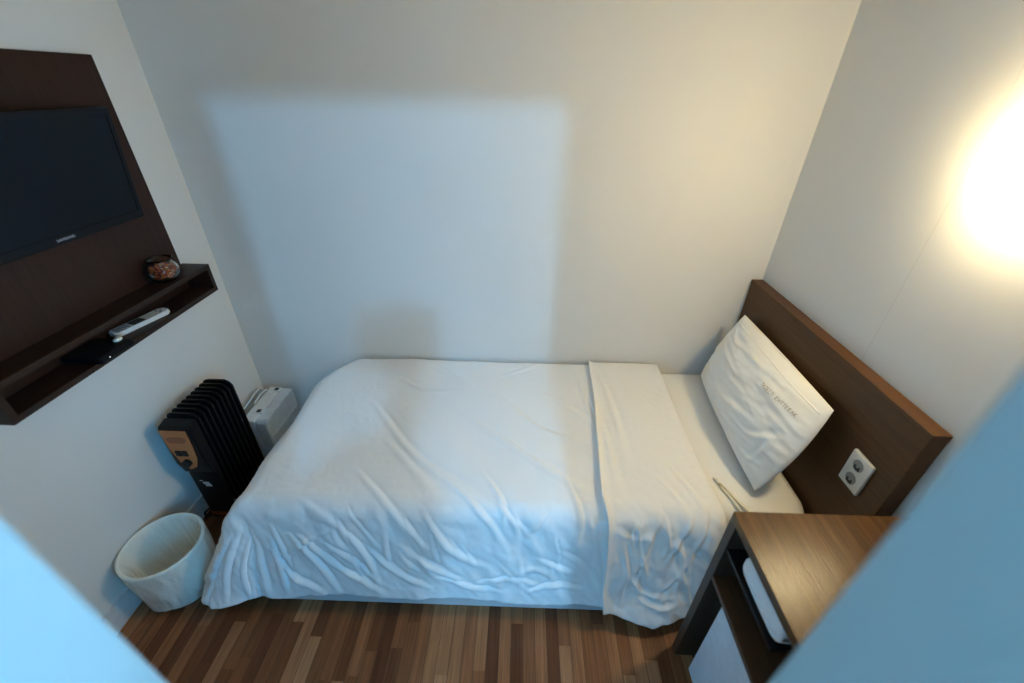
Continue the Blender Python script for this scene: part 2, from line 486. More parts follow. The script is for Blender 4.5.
def struct(name, bm, m, parent=None, **k):
    o = mesh_obj(name, bm, m, parent, **k); o['kind'] = 'structure'; return o

# ------------------------------------------------------------------ room shell (metres)
XL, XR, YB, ZC = -1.437, 1.122, 1.827, 2.44
JL, JR, YF, HEAD = -0.344, 0.236, 0.168, HEAD_Z
YN = YF-0.10
PX0, PX1, PY = -0.75, 0.95, -1.7           # the entrance passage behind the camera
struct('floor', boxbm(XL-.1, XR+.2, PY-.1, YB+.1, -0.06, 0), M_floor)
struct('ceiling', boxbm(XL-.1, XR+.2, PY-.1, YB+.1, ZC, ZC+.06), M_ceil)
struct('wall_back', boxbm(XL-.1, XR+.1, YB, YB+.1, 0, ZC), M_wall_b)
struct('wall_left', boxbm(XL-.1, XL, YN, YB, 0, ZC), M_wall)
struct('wall_right', boxbm(XR, XR+.1, YF, YB, 0, ZC), M_wall_r)
struct('wall_front_left', boxbm(XL-.1, JL, YN, YF, 0, ZC, bev=0.004), M_jamb)
struct('wall_front_right', boxbm(JR, XR+.1, YN, YF, 0, ZC, bev=0.004), M_jamb)
struct('wall_front_header', boxbm(JL, JR, YN, YF, HEAD, ZC), M_jamb)
struct('wall_passage_left', boxbm(PX0-.1, PX0, PY, YN, 0, ZC), M_paint)
struct('wall_passage_right', boxbm(PX1, PX1+.1, PY, YN, 0, ZC), M_paint)
struct('wall_passage_end', boxbm(PX0, PX1, PY-.1, PY, 0, ZC), M_paint)
bm = bmesh.new()
box(bm, XL, XL+.009, YF, YB, 0, 0.10, bev=0.002); box(bm, XL, XL+.011, YF, YB, 0.10, 0.105, bev=0.001)
struct('baseboard_left', bm, M_base)
bm = bmesh.new()
box(bm, XL+.011, XR-.011, YB-.009, YB, 0, 0.10, bev=0.002); box(bm, XL+.011, XR-.011, YB-.011, YB, 0.10, 0.105, bev=0.001)
struct('baseboard_back', bm, M_base)
struct('baseboard_right', boxbm(XR-.010, XR, YF+.45, YB-.011, 0, 0.105, bev=0.002), M_base)

# added glowing panel for blue fill, to the right of and behind the viewpoint
WY0, WY1, WZ0, WZ1 = -0.95, -0.10, 1.00, 1.95
w1 = bpy.data.objects.new('added_fill_panel', None); COL.objects.link(w1); w1.location = (PX1, (WY0+WY1)/2, WZ0); w1['kind'] = 'structure'
bm = bmesh.new()
for q in ((WY0-.04, WY1+.04, WZ0-.04, WZ0), (WY0-.04, WY1+.04, WZ1, WZ1+.04), (WY0-.04, WY0, WZ0, WZ1), (WY1, WY1+.04, WZ0, WZ1), ((WY0+WY1)/2-.015, (WY0+WY1)/2+.015, WZ0, WZ1)):
    box(bm, PX1-.03, PX1, *q, bev=.002)
part('frame', bm, M_white, w1)
part('glow_panel', boxbm(PX1-.012, PX1-.004, WY0-.002, WY1+.002, WZ0-.002, WZ1+.002), M_fill, w1)

# ------------------------------------------------------------------ lamps
t = thing('wall_lamp', 'glowing frosted dome wall lamp on the right wall above the headboard', 'lamp', (XR, LAMP_Y, LAMP_Z))
def dome(r, dep, n=24, m=12, x0=XR):
    bm = bmesh.new(); rings = []
    for i in range(m+1):
        a = PI/2*i/m
        rr = r*math.cos(a); xx = x0-0.006-dep*math.sin(a)
        if i == m: rings.append([bm.verts.new((xx, LAMP_Y, LAMP_Z))])
        else: rings.append([bm.verts.new((xx, LAMP_Y+rr*math.cos(2*PI*k/n), LAMP_Z+1.25*rr*math.sin(2*PI*k/n))) for k in range(n)])
    piv = Vector((x0, LAMP_Y, LAMP_Z))
    bmesh.ops.rotate(bm, verts=bm.verts[:], cent=piv, matrix=Matrix.Rotation(math.radians(-LAMP_T), 3, 'Y'))
    for v in bm.verts: v.co.x -= LAMP_R*1.25*math.sin(math.radians(LAMP_T))
    for A, B in zip(rings, rings[1:]):
        for k in range(n):
            if len(B) == 1: bm.faces.new((A[k], A[(k+1) % n], B[0]))
            else: bm.faces.new((A[k], A[(k+1) % n], B[(k+1) % n], B[k]))
    return bm
part('glass_shade', dome(LAMP_R, LAMP_D), M_warm, t, smooth=True)
bm = bmesh.new()
prism(bm, [(LAMP_Y+0.045*math.cos(2*PI*k/40), LAMP_Z+1.25*0.045*math.sin(2*PI*k/40)) for k in range(40)], 'x', XR-.014, XR)
part('wall_plate', bm, M_white, t)

t = thing('globe_lamp', 'cool white globe lamp hanging from the passage ceiling behind the viewpoint', 'lamp', CS)
bm = bmesh.new(); bmesh.ops.create_uvsphere(bm, u_segments=32, v_segments=16, radius=0.034)
for v in bm.verts: v.co += Vector(CS)
part('globe', bm, M_cool, t, smooth=True)
bm = bmesh.new(); lathe(bm, [(0, CS[2]+.035), (.016, CS[2]+.031), (.016, ZC-.02), (.05, ZC-.014), (.05, ZC), (0, ZC)], 24, CS[0], CS[1])
part('ceiling_mount', bm, M_white, t)

# ------------------------------------------------------------------ bed
HBX = 1.069
t = thing('headboard', 'dark brown wooden headboard panel fixed low on the right wall', 'headboard', (1.095, 1.315, 0.0))
part('panel', boxbm(HBX, XR-.003, 0.811, 1.819, 0.03, 0.966, bev=0.002), M_head, t)
part('edge_band', boxbm(HBX-.0006, XR-.0025, 0.8105, 1.8195, 0.944, 0.9668, bev=0.0015), M_head, t)

t = thing('bed', 'single bed with low base and white fitted sheet under the duvet', 'bed', (0.05, 1.32, 0))
bm = bmesh.new(); box(bm, -0.96, 1.055, 0.826, 1.812, 0.0, 0.105, bev=0.012)
part('bed_base', bm, M_skirt, t)
def mattress():
    n, m = 90, 60
    bm = bmesh.new()
    pts = roundrect(-0.925, 1.064, 0.935, 1.816, 0.09, 10)
    prof = [(0.0, 0.106), (0.0, 0.14), (0.0, 0.40), (0.010, 0.424), (0.03, 0.441), (0.06, 0.4465)]
    rings = []
    cx, cy = 0.06, 1.375
    for ins, z in prof:
        rings.append([bm.verts.new((x+(cx-x)*0 - math.copysign(ins, x-cx)*min(1, abs(x-cx)/0.9), y - math.copysign(ins, y-cy)*min(1, abs(y-cy)/0.42), z)) for x, y in pts])
    for A, B in zip(rings, rings[1:]):
        k = len(A)
        for i in range(k): bm.faces.new((A[i], A[(i+1) % k], B[(i+1) % k], B[i]))
    bm.faces.new(rings[-1]); bm.faces.new(list(reversed(rings[0])))
    return bm
part('mattress', mattress(), M_under, t, smooth=True, angle=50)

# duvet -------------------------------------------------------------
nA, nB = 330, 270
A, B = np.meshgrid(np.linspace(-0.93-LH, 0.395, nA), np.linspace(0.965-LH, 1.808, nB), indexing='ij')
P = drape(A, B, ztop=0.466, drop=duvet_drop)
nrm = normals(P); nrm *= np.sign(nrm[..., 2:3]+1e-6) if nrm[nA//2+40, nB-20, 2] < 0 else 1
edge = np.clip((0.965-B)/0.1, 0, 1)
edgeL = np.clip((-0.93-A)/0.1, 0, 1)
h = creases(A, B, [(q, w_*0.82, a_) for q, w_, a_ in DUVET_CREASES]) + creases(A, B, front_puckers(random.Random(11), 20, -0.95, 0.33))
wx = A + 0.06*vnoise(A*4, B*4, 3)
h += 0.010*(vnoise(A*5+B*2, B*4-A*1.5, 1)-0.5)
h += 0.006*(vnoise(A*9+B*6, B*7-A*6, 9)-0.5)
h += edge*0.011*(vnoise(wx*24+B*11, B*8-A*3, 5)-0.5)*np.clip((0.35-A)/0.1, 0, 1)
h += (0.25+0.75*edge)*0.003*(vnoise(wx*44+B*30, B*26-A*14, 7)-0.5)
h += 0.0010*(vnoise(A*70+B*20, B*60-A*25, 8)-0.5)
h += edgeL*0.008*(vnoise(A*5, B*20+A*8, 6)-0.5)
P = P + nrm*h[..., None]
P[..., 2] = np.maximum(P[..., 2], 0.008)
P[..., 1] = np.minimum(P[..., 1], 1.8255)
o = gpart('duvet', P, M_duvet, None, solid=0.006, off=-1)
tag(o, 'white duvet spread over the bed and hanging over its front and foot', 'duvet')

# turned-back sheet across the bed ------------------------------------
nU, nV = 130, 250
U, V = np.meshgrid(np.linspace(0, 1, nU), np.linspace(0, 1, nV), indexing='ij')
Lf = np.interp(U[:, 0], [0, .15, .45, .8, 1.0], [0.428, 0.448, 0.482, 0.435, 0.40])[:, None]
Bs = 1.812 - V*(1.812-0.965+Lf)
left = np.interp(Bs, [0.46, 0.6, 0.75, 0.9, 0.97, 1.2, 1.5, 1.812], [0.335, 0.322, 0.322, 0.318, 0.305, 0.325, 0.352, 0.366])
right = np.interp(Bs, [0.46, 0.9, 1.2, 1.812], [0.72, 0.73, 0.715, 0.722])
As = left + U*(right-left)
Q = drape(As, Bs, ztop=0.469)
nr = normals(Q)
if nr[60, 20, 2] < 0: nr = -nr
ov = np.clip((0.965-Bs)/0.1, 0, 1)
hs = creases(As, Bs, SHEET_CREASES) + creases(As, Bs, front_puckers(random.Random(5), 16, 0.36, 0.70))
hs += ov*0.006*(vnoise(As*40+Bs*25, Bs*22-As*14, 17)-0.5) + 0.002*(vnoise(As*70, Bs*60, 18)-0.5)
hs += 0.008*(vnoise(As*7+Bs*2, Bs*4, 11)-0.5) + ov*0.012*(vnoise(As*22+Bs*12, Bs*7, 12)-0.5)
hs += 0.018*np.exp(-((As-left)/0.016)**2)*(0.6+0.4*vnoise(Bs*9, Bs*0+3, 2)) + 0.012 + 0.008*ov
hs += -0.009*np.clip((U-0.9)/0.1, 0, 1)**2*np.clip((1.75-Bs)/0.3, 0, 1)
hs += 0.03*np.clip((0.62-Bs)/0.12, 0, 1)*np.exp(-((As-0.49)/0.12)**2)
Q = Q + nr*hs[..., None]
Q[..., 2] = np.maximum(Q[..., 2], 0.010)
Q[..., 1] = np.minimum(Q[..., 1], 1.8255)
o = gpart('top_sheet', Q, M_sheet, None, solid=0.005, off=-1)
tag(o, 'white sheet folded across the bed beside the pillow, its tip reaching the floor', 'sheet')

# pillow -------------------------------------------------------------
pBL, pTL = np.array((0.925, 1.735, 0.475)), np.array((1.028, 1.712, 0.838))
pBR, pTR = np.array((0.868, 1.022, 0.475)), np.array((1.028, 1.062, 0.832))
def pillow_pt(u, v, side):
    """u: 0 back .. 1 front (towards the desk), v: 0 bottom .. 1 top"""
    uu, vv = 2*u-1, 2*v-1
    # edges pull in between the pointed corners
    us = uu*(1+(0.02+0.045*(uu > 0))*(1-vv**2)); vs = vv*(1+0.02*(1-uu**2))
    a, b = (us+1)/2, (vs+1)/2
    base = (pBL*(1-a)[..., None] + pBR*a[..., None])*(1-b)[..., None] + (pTL*(1-a)[..., None] + pTR*a[..., None])*b[..., None]
    du = (pBR-pBL); dv = (pTL+pTR-pBL-pBR)/2
    n = np.cross(dv, du); n /= np.linalg.norm(n)
    if n[0] > 0: n = -n
    T = 0.082*np.clip((1-np.abs(uu)**2.4), 0, 1)**0.6*np.clip((1-np.abs(vv)**2.4), 0, 1)**0.6
    if side > 0:
        h = creases(u*0.7, v*0.42, PILLOW_CREASES)*np.clip(T/0.03, 0, 1)
        h = h + (0.011*(vnoise(u*4+v*2, v*8, 21)-0.5)+0.007*(vnoise(u*7+v*5, v*17-u*4, 22)-0.5)+0.003*(vnoise(u*22, v*34, 23)-0.5))*np.clip(T/0.03, 0, 1)
    else:
        h = 0.0; T = T*0.62
    return base + n*((T+h)*side)[..., None]
nu, nv = 130, 90
Uu, Vv = np.meshgrid(np.linspace(0, 1, nu), np.linspace(0, 1, nv), indexing='ij')
F = pillow_pt(Uu, Vv, 1); K = pillow_pt(Uu, Vv, -1)
F[..., 2] = np.maximum(F[..., 2], 0.462); K[..., 2] = np.maximum(K[..., 2], 0.462)
K[..., 0] = np.minimum(K[..., 0], 1.066)
bm = bmesh.new()
fv = [[bm.verts.new(F[i, j]) for j in range(nv)] for i in range(nu)]
kv = [[fv[i][j] if i in (0, nu-1) or j in (0, nv-1) else bm.verts.new(K[i, j]) for j in range(nv)] for i in range(nu)]
for i in range(nu-1):
    for j in range(nv-1):
        bm.faces.new((fv[i][j], fv[i+1][j], fv[i+1][j+1], fv[i][j+1]))
        bm.faces.new((kv[i][j], kv[i][j+1], kv[i+1][j+1], kv[i+1][j]))
t = thing('pillow', 'white pillow with a line of small brown print leaning on the headboard', 'pillow', (0.93, 1.38, 0.47))
part('pillow_case', bm, M_pillow, t, smooth=True)
# stitched hem of the case: a thin raised seam a little below the top edge
hu = np.linspace(0.03, 0.97, 80)
rows = [pillow_pt(hu, np.full_like(hu, v_), 1) + np.array((-0.0012, -0.0003, 0.0006))*k_ for v_, k_ in ((0.905, 0.0), (0.908, 1.0), (0.914, 1.0), (0.917, 0.0))]
gpart('case_hem', np.stack(rows, 0), M_pillow, t, solid=0.0012)
# printed line of small letters: short strokes following the cloth
bm = bmesh.new()
rs = random.Random(3)
def stroke(u0, v0, u1, v1, w):
    d = math.hypot((u1-u0)*0.7, (v1-v0)*0.4); nxu, nxv = -(v1-v0)*0.4/d/0.7*w, (u1-u0)*0.7/d/0.4*w
    q = []
    for uu, vv in ((u0+nxu, v0+nxv), (u0-nxu, v0-nxv), (u1-nxu, v1-nxv), (u1+nxu, v1+nxv)):
        p = pillow_pt(np.array([uu]), np.array([vv]), 1)[0] + np.array((-0.0022, -0.0006, 0.0012)); q.append(bm.verts.new(p))
    bm.faces.new(q)
GL = [[(0,0,0,1),(0,1,1,1),(1,0,1,1)], [(0,0,1,0),(0,0,0,1),(0,1,1,1)], [(0,0,0,1),(0,.5,1,1),(0,.5,1,0)], [(0,1,1,1),(.5,0,.5,1)],
      [(0,0,0,1),(1,0,1,1),(0,.5,1,.5)], [(0,0,1,0),(0,1,1,1),(0,0,0,1),(1,0,1,1)], [(0,0,.5,1),(.5,1,1,0)], [(0,0,0,1),(0,0,1,0),(0,.5,.8,.5),(0,1,1,1)]]
u0, v0, u1, v1 = TEXT_UV
cnt = 15
for k in range(cnt):
    if k == 6: continue
    s = k/cnt
    bu, bv = u0+(u1-u0)*s, v0+(v1-v0)*s
    for a, b_, c_, d_ in GL[rs.randrange(len(GL))]:
        gw = (u1-u0)/cnt*0.66; gh = 0.030
        stroke(bu+a*gw, bv+b_*gh, bu+c_*gw, bv+d_*gh, 0.0010)
part('printed_lettering', bm, M_print, t)

# drawstring lying on the fitted sheet ---------------------------------
t = thing('cord', 'beige cord with a brown knot lying on the sheet below the pillow', 'cord', (0.78, 1.03, 0.447))
zc = 0.4525
bm = bmesh.new()
tube(bm, [(0.772, 1.062, zc), (0.790, 1.030, zc), (0.806, 0.990, zc), (0.822, 0.955, zc), (0.832, 0.925, zc-.03)], 0.0055, 8)
part('strand', bm, M_cord, t, smooth=True)
bm = bmesh.new()
tube(bm, [(0.768, 1.058, zc), (0.779, 1.020, zc), (0.789, 0.985, zc), (0.797, 0.955, zc), (0.803, 0.925, zc-.03)], 0.0055, 8)
part('strand', bm, M_cord, t, smooth=True)
bm = bmesh.new()
tube(bm, [(0.764, 1.076, zc), (0.767, 1.068, zc+.002), (0.772, 1.056, zc+.002), (0.777, 1.044, zc), (0.780, 1.038, zc)], [0.003, 0.0055, 0.005, 0.006, 0.003], 10)
part('knot', bm, M_knot, t, smooth=True)
bm = bmesh.new(); tube(bm, [(0.757, 1.098, zc-.001), (0.760, 1.088, zc+.003), (0.765, 1.074, zc+.001)], [0.005, 0.006, 0.0035], 8)
part('loose_end', bm, M_cord, t, smooth=True)
# ------------------------------------------------------------------ outlet on the headboard
t = thing('power_outlet', 'ivory double power outlet on the headboard beside the pillow', 'outlet', (HBX, 0.921, 0.70))
part('cover_plate', boxbm(HBX-.012, HBX, 0.880, 0.963, 0.641, 0.766, bev=0.004, seg=3), M_plate, t, smooth=True, angle=40)
for zz in (0.731, 0.676):
    bm = bmesh.new()
    prism(bm, [(0.9215+0.0195*math.cos(2*PI*k/32), zz+0.0195*math.sin(2*PI*k/32)) for k in range(32)], 'x', HBX-.0135, HBX-.0115)
    s = part('socket', bm, M_hole, t)
    bm = bmesh.new()
    for dy in (-0.008, 0.008):
        prism(bm, [(0.9215+dy+0.0035*math.cos(2*PI*k/16), zz-0.004+0.0035*math.sin(2*PI*k/16)) for k in range(16)], 'x', HBX-.0142, HBX-.013)
    box(bm, HBX-.0142, HBX-.013, 0.910, 0.933, zz-0.0165, zz-0.008)
    part('pin_holes', bm, M_slot, s)

# ------------------------------------------------------------------ television wall unit
SY0, SY1, SX = 0.783, 1.640, -1.3236
t = thing('television_shelf', 'dark wood wall panel with an open box shelf below the television', 'shelf', (XL, 1.21, 0.935))
part('backing_panel', boxbm(XL, XL+.018, 0.80, 1.612, 1.05, 1.782, bev=0.0015), M_darkz, t)
part('top_board', boxbm(XL, SX, SY0, SY1, 1.034, 1.053, bev=0.001), M_dark, t)
part('bottom_board', boxbm(XL, SX, SY0, SY1, 0.934, 0.953, bev=0.001), M_dark, t)
part('end_panel', boxbm(XL, SX-.0003, SY0+.0005, SY0+.019, 0.9525, 1.0345), M_dark, t)
part('end_panel', boxbm(XL, SX-.0003, SY1-.019, SY1-.0005, 0.9525, 1.0345), M_dark, t)
part('rear_board', boxbm(XL, XL+.008, SY0+.018, SY1-.018, 0.9525, 1.0345), M_dark, t)

# television, tipped forward on its bracket
TVY0, TVY1 = 0.898, 1.502
ang = math.radians(6.5)
tvc = Vector((XL+.018+.036, (TVY0+TVY1)/2, 1.288))      # bottom front edge line
def tvp(bm):
    R_ = Matrix.Translation(tvc) @ Matrix.Rotation(ang, 4, 'Y')
    bm.transform(R_); return bm
W2, Hh = (TVY1-TVY0)/2, 0.354
t = thing('television', 'black flat screen television mounted on the dark wall panel', 'television', tuple(tvc))
bm = bmesh.new(); box(bm, -0.022, 0, -W2, W2, 0, Hh, bev=0.004, seg=3); part('casing', tvp(bm), M_blackg, t, smooth=True, angle=40)
bm = bmesh.new(); box(bm, -0.036, -0.021, -W2+.06, W2-.06, 0.05, Hh-.05, bev=0.01); part('rear_shell', tvp(bm), M_black, t)
# bezel frame and screen
bm = bmesh.new()
for a in ((-W2+.002, W2-.002, 0.003, 0.029), (-W2+.002, W2-.002, Hh-.018, Hh-.003), (-W2+.002, -W2+.018, 0.028, Hh-.017), (W2-.018, W2-.002, 0.028, Hh-.017)):
    box(bm, -0.002, 0.003, a[0], a[1], a[2], a[3], bev=0.001)
part('bezel', tvp(bm), M_blackg, t)
bm = bmesh.new(); box(bm, -0.001, 0.0012, -W2+.017, W2-.017, 0.028, Hh-.016); part('screen', tvp(bm), M_screen, t)
cu = bpy.data.curves.new('maker_lettering', 'FONT'); cu.body = 'SAMSUNG'; cu.size = 0.0108; cu.extrude = 0.0003; cu.align_x = 'CENTER'; cu.align_y = 'CENTER'; cu.space_character = 1.05
cu.materials.append(M_silver)
o = bpy.data.objects.new('maker_lettering', cu); COL.objects.link(o)
lm = bpy.data.meshes.new_from_object(o.evaluated_get(bpy.context.evaluated_depsgraph_get())); bpy.data.objects.remove(o)
o = bpy.data.objects.new('maker_lettering', lm); COL.objects.link(o); o.parent = t
loc = Matrix.Rotation(ang, 4, 'Y') @ Matrix.Translation((0.0034, 0.0, 0.0155)) @ Matrix.Rotation(math.radians(90), 4, 'Z') @ Matrix.Rotation(math.radians(90), 4, 'X') @ Matrix.Diagonal((1.15, 1.0, 1.0, 1.0))
o.matrix_local = loc
bm = bmesh.new(); box(bm, XL+.018, XL+.030, tvc.y-.06, tvc.y+.06, 1.37, 1.53, bev=0.002)
box(bm, XL+.028, XL+.045, tvc.y-.03, tvc.y+.03, 1.42, 1.50)
part('wall_bracket', bm, M_black, t)

# glass bowl of potpourri ------------------------------------------------
JX, JY, JZ = -1.372, 1.468, 1.0535
t = thing('glass_bowl', 'small round clear glass bowl at the back end of the wall shelf', 'bowl', (JX, JY, JZ))
bm = bmesh.new()
prof = [(0, 0.0), (.030, 0.0), (.046, .012), (.0535, .032), (.050, .055), (.038, .071), (.036, .076), (.044, .086)]
inn = [(.0415, .086), (.0335, .076), (.0355, .070), (.0475, .054), (.051, .032), (.0438, .0145), (.029, .004), (0, .004)]
lathe(bm, [(r, JZ+z) for r, z in prof+inn], 48, JX, JY)
part('glass_body', bm, M_glass, t, smooth=True)
bm = bmesh.new(); rs = random.Random(5)
mats = [plain('candy_orange', (0.62, 0.17, 0.03), 0.4), plain('candy_red', (0.32, 0.03, 0.02), 0.4), plain('candy_brown', (0.14, 0.05, 0.02), 0.5), plain('candy_pale', (0.65, 0.52, 0.35), 0.4)]
k = 0
while k < 150:
    x, y, z = rs.uniform(-.045, .045), rs.uniform(-.045, .045), rs.uniform(.010, .056)
    rad = np.interp(z, [.004, .0145, .032, .054, .06], [.027, .040, .046, .042, .036])
    if math.hypot(x, y) > rad-.006: continue
    r = rs.uniform(.0045, .0075)
    s = bmesh.ops.create_icosphere(bm, subdivisions=1, radius=r)
    rot = Matrix.Rotation(rs.uniform(0, PI), 3, 'X') @ Matrix.Rotation(rs.uniform(0, PI), 3, 'Z')
    mi = rs.choices((0, 1, 2, 3), (6, 3, 2, 1))[0]
    for v in s['verts']:
        v.co = rot @ Vector((v.co.x*1.5, v.co.y, v.co.z*.6)) + Vector((JX+x, JY+y, JZ+z+.004))
    for f in {f for v in s['verts'] for f in v.link_faces}: f.material_index = mi
    k += 1
o = mesh_obj('potpourri', bm, mats); tag(o, 'orange and red dried petals filling the small glass bowl', 'potpourri', kind='stuff')

# set-top box, oval cap and remote on the lower shelf --------------------
t = thing('set_top_box', 'black set top box with a white light jutting out of the wall shelf', 'set top box', (-1.36, 1.08, 0.953))
bm = bmesh.new(); prism(bm, [(-1.425, 0.9535), (-1.296, 0.9535), (-1.292, 0.958), (-1.303, 0.971), (-1.316, 0.975), (-1.425, 0.975)], 'y', 1.035, 1.160)
bmesh.ops.bevel(bm, geom=bm.edges[:], offset=0.0025, segments=2, affect='EDGES')
part('case', bm, M_black, t, smooth=True, angle=35)
bm = bmesh.new(); bmesh.ops.create_uvsphere(bm, u_segments=12, v_segments=8, radius=0.0016)
for v in bm.verts: v.co += Vector((-1.2965, 1.065, 0.9645))
part('standby_light', bm, M_led, t)
bm = bmesh.new()
for k in range(5): box(bm, -1.31-.012*k-.003, -1.31-.012*k, 1.06, 1.14, 0.9748, 0.9757)
bm.transform(Matrix.Translation((-.02, 0, 0)))
part('vent_ribs', bm, M_black, t)

t = thing('oval_cap', 'small pale green-white oval cap on the black set top box', 'cap', (-1.334, 1.146, 0.975))
bm = bmesh.new(); lathe(bm, [(0, .0), (.013, .0), (.015, .003), (.013, .007), (.008, .0085), (0, .009)], 28)
for v in bm.verts: v.co = Vector((v.co.x*0.75-1.334, v.co.y*1.0+1.146, v.co.z+.9752))
part('cap_shell', bm, M_cream, t, smooth=True)
part('cap_slot', boxbm(-1.337, -1.331, 1.142, 1.150, .9837, .9848, bev=.0005), M_white2, t)

t = thing('remote_control', 'white remote control with dark and grey buttons inside the wall shelf', 'remote', (-1.383, 1.296, 0.9535), math.radians(-17.0))
t.rotation_euler = (0, 0, math.radians(-14))
def local(name, bm, m, parent, **k): return mesh_obj(name, bm, m, parent, **k)
bm = bmesh.new(); prism(bm, roundrect(-.0235, .0235, -.099, .099, .012, 5), 'z', 0.0, 0.016)
bmesh.ops.bevel(bm, geom=[e for e in bm.edges if abs(e.verts[0].co.z-e.verts[1].co.z) < 1e-6], offset=.004, segments=3, affect='EDGES')
local('body', bm, M_white, t, smooth=True, angle=40)
bm = bmesh.new(); prism(bm, roundrect(-.019, .019, -.035, .010, .005, 4), 'z', 0.0155, 0.0167); local('dark_pad', bm, M_blkbtn, t)
for q in range(4):
    for c in range(3):
        local('button', boxbm(-.0155+.0115*c, -.0075+.0115*c, -.086+.0115*q, -.079+.0115*q, .0158, .0176, bev=.0008), M_grey, t)
for q, c in ((0, 0), (0, 2), (1, 1)):
    local('button', boxbm(-.0155+.0115*c, -.0075+.0115*c, .066+.011*q, .072+.011*q, .0158, .0174, bev=.0008), M_grey, t)

# ------------------------------------------------------------------ oil radiator
RX0, RX1, RY0 = -1.368, -1.248, 1.150
t = thing('oil_radiator', 'black finned oil radiator with copper coloured control panel by the left wall', 'radiator', ((RX0+RX1)/2, 1.28, 0))
def fin(y, zt=0.615):
    bm = bmesh.new(); prism(bm, roundrect(RX0-.002, RX1+.006, 0.075, zt, .028, 6), 'y', y-.0045, y+.0045)
    bmesh.ops.bevel(bm, geom=[e for e in bm.edges if abs(e.verts[0].co.y-e.verts[1].co.y) < 1e-6], offset=.0035, segments=2, affect='EDGES')
    return bm
for k in range(9): part('fin', fin(1.196+.0268*k), M_enamel, t, smooth=True, angle=50)
for z in (0.13, 0.55):
    bm = bmesh.new()
    tube(bm, [((RX0+RX1)/2, 1.17, z), ((RX0+RX1)/2, 1.42, z)], .022, 16)
    part('oil_tube', bm, M_enamel, t, smooth=True, angle=60)
# control housing: full height plate, upper box tapering to the plate
bm = bmesh.new(); box(bm, RX0, RX1, 1.158, 1.186, 0.06, 0.575, bev=.006, seg=3)
front = part('end_plate', bm, M_black, t, smooth=True, angle=40)
bm = bmesh.new(); prism(bm, [(1.186, .600), (1.142, .590), (1.134, .575), (1.134, .40), (1.150, .33), (1.186, .32)], 'x', RX0-.002, RX1+.004)
bmesh.ops.bevel(bm, geom=bm.edges[:], offset=.005, segments=3, affect='EDGES')
hs_ = part('control_housing', bm, M_black, t, smooth=True, angle=40)
def ypoly(pts, y0, y1):
    bm = bmesh.new(); prism(bm, pts, 'y', y0, y1); return bm
part('copper_panel', ypoly([(RX0+.006, .578), (RX1-.012, .578), (RX1-.014, .50), (RX1-.022, .43), (RX1-.040, .385), (RX1-.065, .372), (RX0+.030, .392), (RX0+.012, .47)], 1.1305, 1.1345), M_gold, hs_)
part('carry_recess', ypoly([(RX0+.016, .535), (RX0+.030, .548), (RX1-.035, .548), (RX1-.022, .535), (RX1-.035, .518), (RX0+.030, .518)], 1.1285, 1.131), M_copperd, hs_)
part('switch', boxbm(RX0+.028, RX0+.050, 1.126, 1.131, .448, .476, bev=.002), M_black, hs_)
part('switch', boxbm(RX0+.054, RX0+.074, 1.126, 1.131, .448, .476, bev=.002), M_black, hs_)
bm = bmesh.new(); prism(bm, [(RX0+.056+.017*math.cos(2*PI*k/28), .412+.017*math.sin(2*PI*k/28)) for k in range(28)], 'y', 1.118, 1.131)
part('thermostat_knob', bm, M_black, hs_)
bm = bmesh.new(); box(bm, RX0+.040, RX0+.066, 1.1565, 1.1585, .250, .262); box(bm, RX0+.046, RX0+.072, 1.1565, 1.1585, .236, .249); box(bm, RX0+.030, RX0+.042, 1.1565, 1.1585, .268, .272)
part('maker_sticker', bm, M_label, front)
part('rating_sticker', boxbm(RX1-.001, RX1+.0008, 1.170, 1.182, .10, .135), M_label2, front)
for yy in (1.185, 1.385):
    bm = bmesh.new(); prism(bm, [(RX0-.012, .028), (RX1+.020, .028), (RX1+.016, .050), (RX1-.012, .066), (RX0+.014, .066), (RX0-.008, .050)], 'y', yy-.020, yy+.020)
    bmesh.ops.bevel(bm, geom=bm.edges[:], offset=.003, segments=2, affect='EDGES')
    f = part('foot_bracket', bm, M_copperd if yy < 1.3 else M_black, t)
    for xx in (RX0-.002, RX1+.008):
        bm = bmesh.new(); prism(bm, [(yy+.018*math.cos(2*PI*k/24), .018+.018*math.sin(2*PI*k/24)) for k in range(24)], 'x', xx-.008, xx+.008)
        part('caster_wheel', bm, M_black, f)
        bm = bmesh.new(); box(bm, xx-.004, xx+.004, yy-.006, yy+.006, .018, .034); part('caster_fork', bm, M_black, f)
# plug lead: from the end plate to the wall side
bm = bmesh.new(); tube(bm, [(RX0+.01, 1.16, .09), (RX0-.015, 1.145, .07), (RX0-.03, 1.15, .02), (RX0-.035, 1.20, .0055), (RX0-.032, 1.32, .0055), (RX0-.030, 1.43, .0055)], .0045, 8)
part('power_lead', bm, M_black, t, smooth=True)

# ------------------------------------------------------------------ white carrying case
CX0, CX1, CY0, CY1, CZ = -1.362, -1.238, 1.505, 1.785, 0.292
t = thing('carrying_case', 'white plastic carrying case with two dark latches standing in the corner', 'case', ((CX0+CX1)/2, (CY0+CY1)/2, 0))
xm = (CX0+CX1)/2 + .006
part('shell', boxbm(CX0, xm-.001, CY0, CY1, 0.0, CZ-.004, bev=.010, seg=3), M_white, t, smooth=True, angle=40)
bm = bmesh.new(); prism(bm, [(CY0, 0), (CY1, 0), (CY1, CZ-.02), (CY1-.012, CZ-.008), (CY0+.15, CZ-.008), (CY0+.13, CZ-.020), (CY0+.115, CZ-.020), (CY0+.10, CZ-.006), (CY0+.012, CZ-.006), (CY0, CZ-.018)], 'x', xm+.001, CX1)
bmesh.ops.bevel(bm, geom=bm.edges[:], offset=.004, segments=2, affect='EDGES')
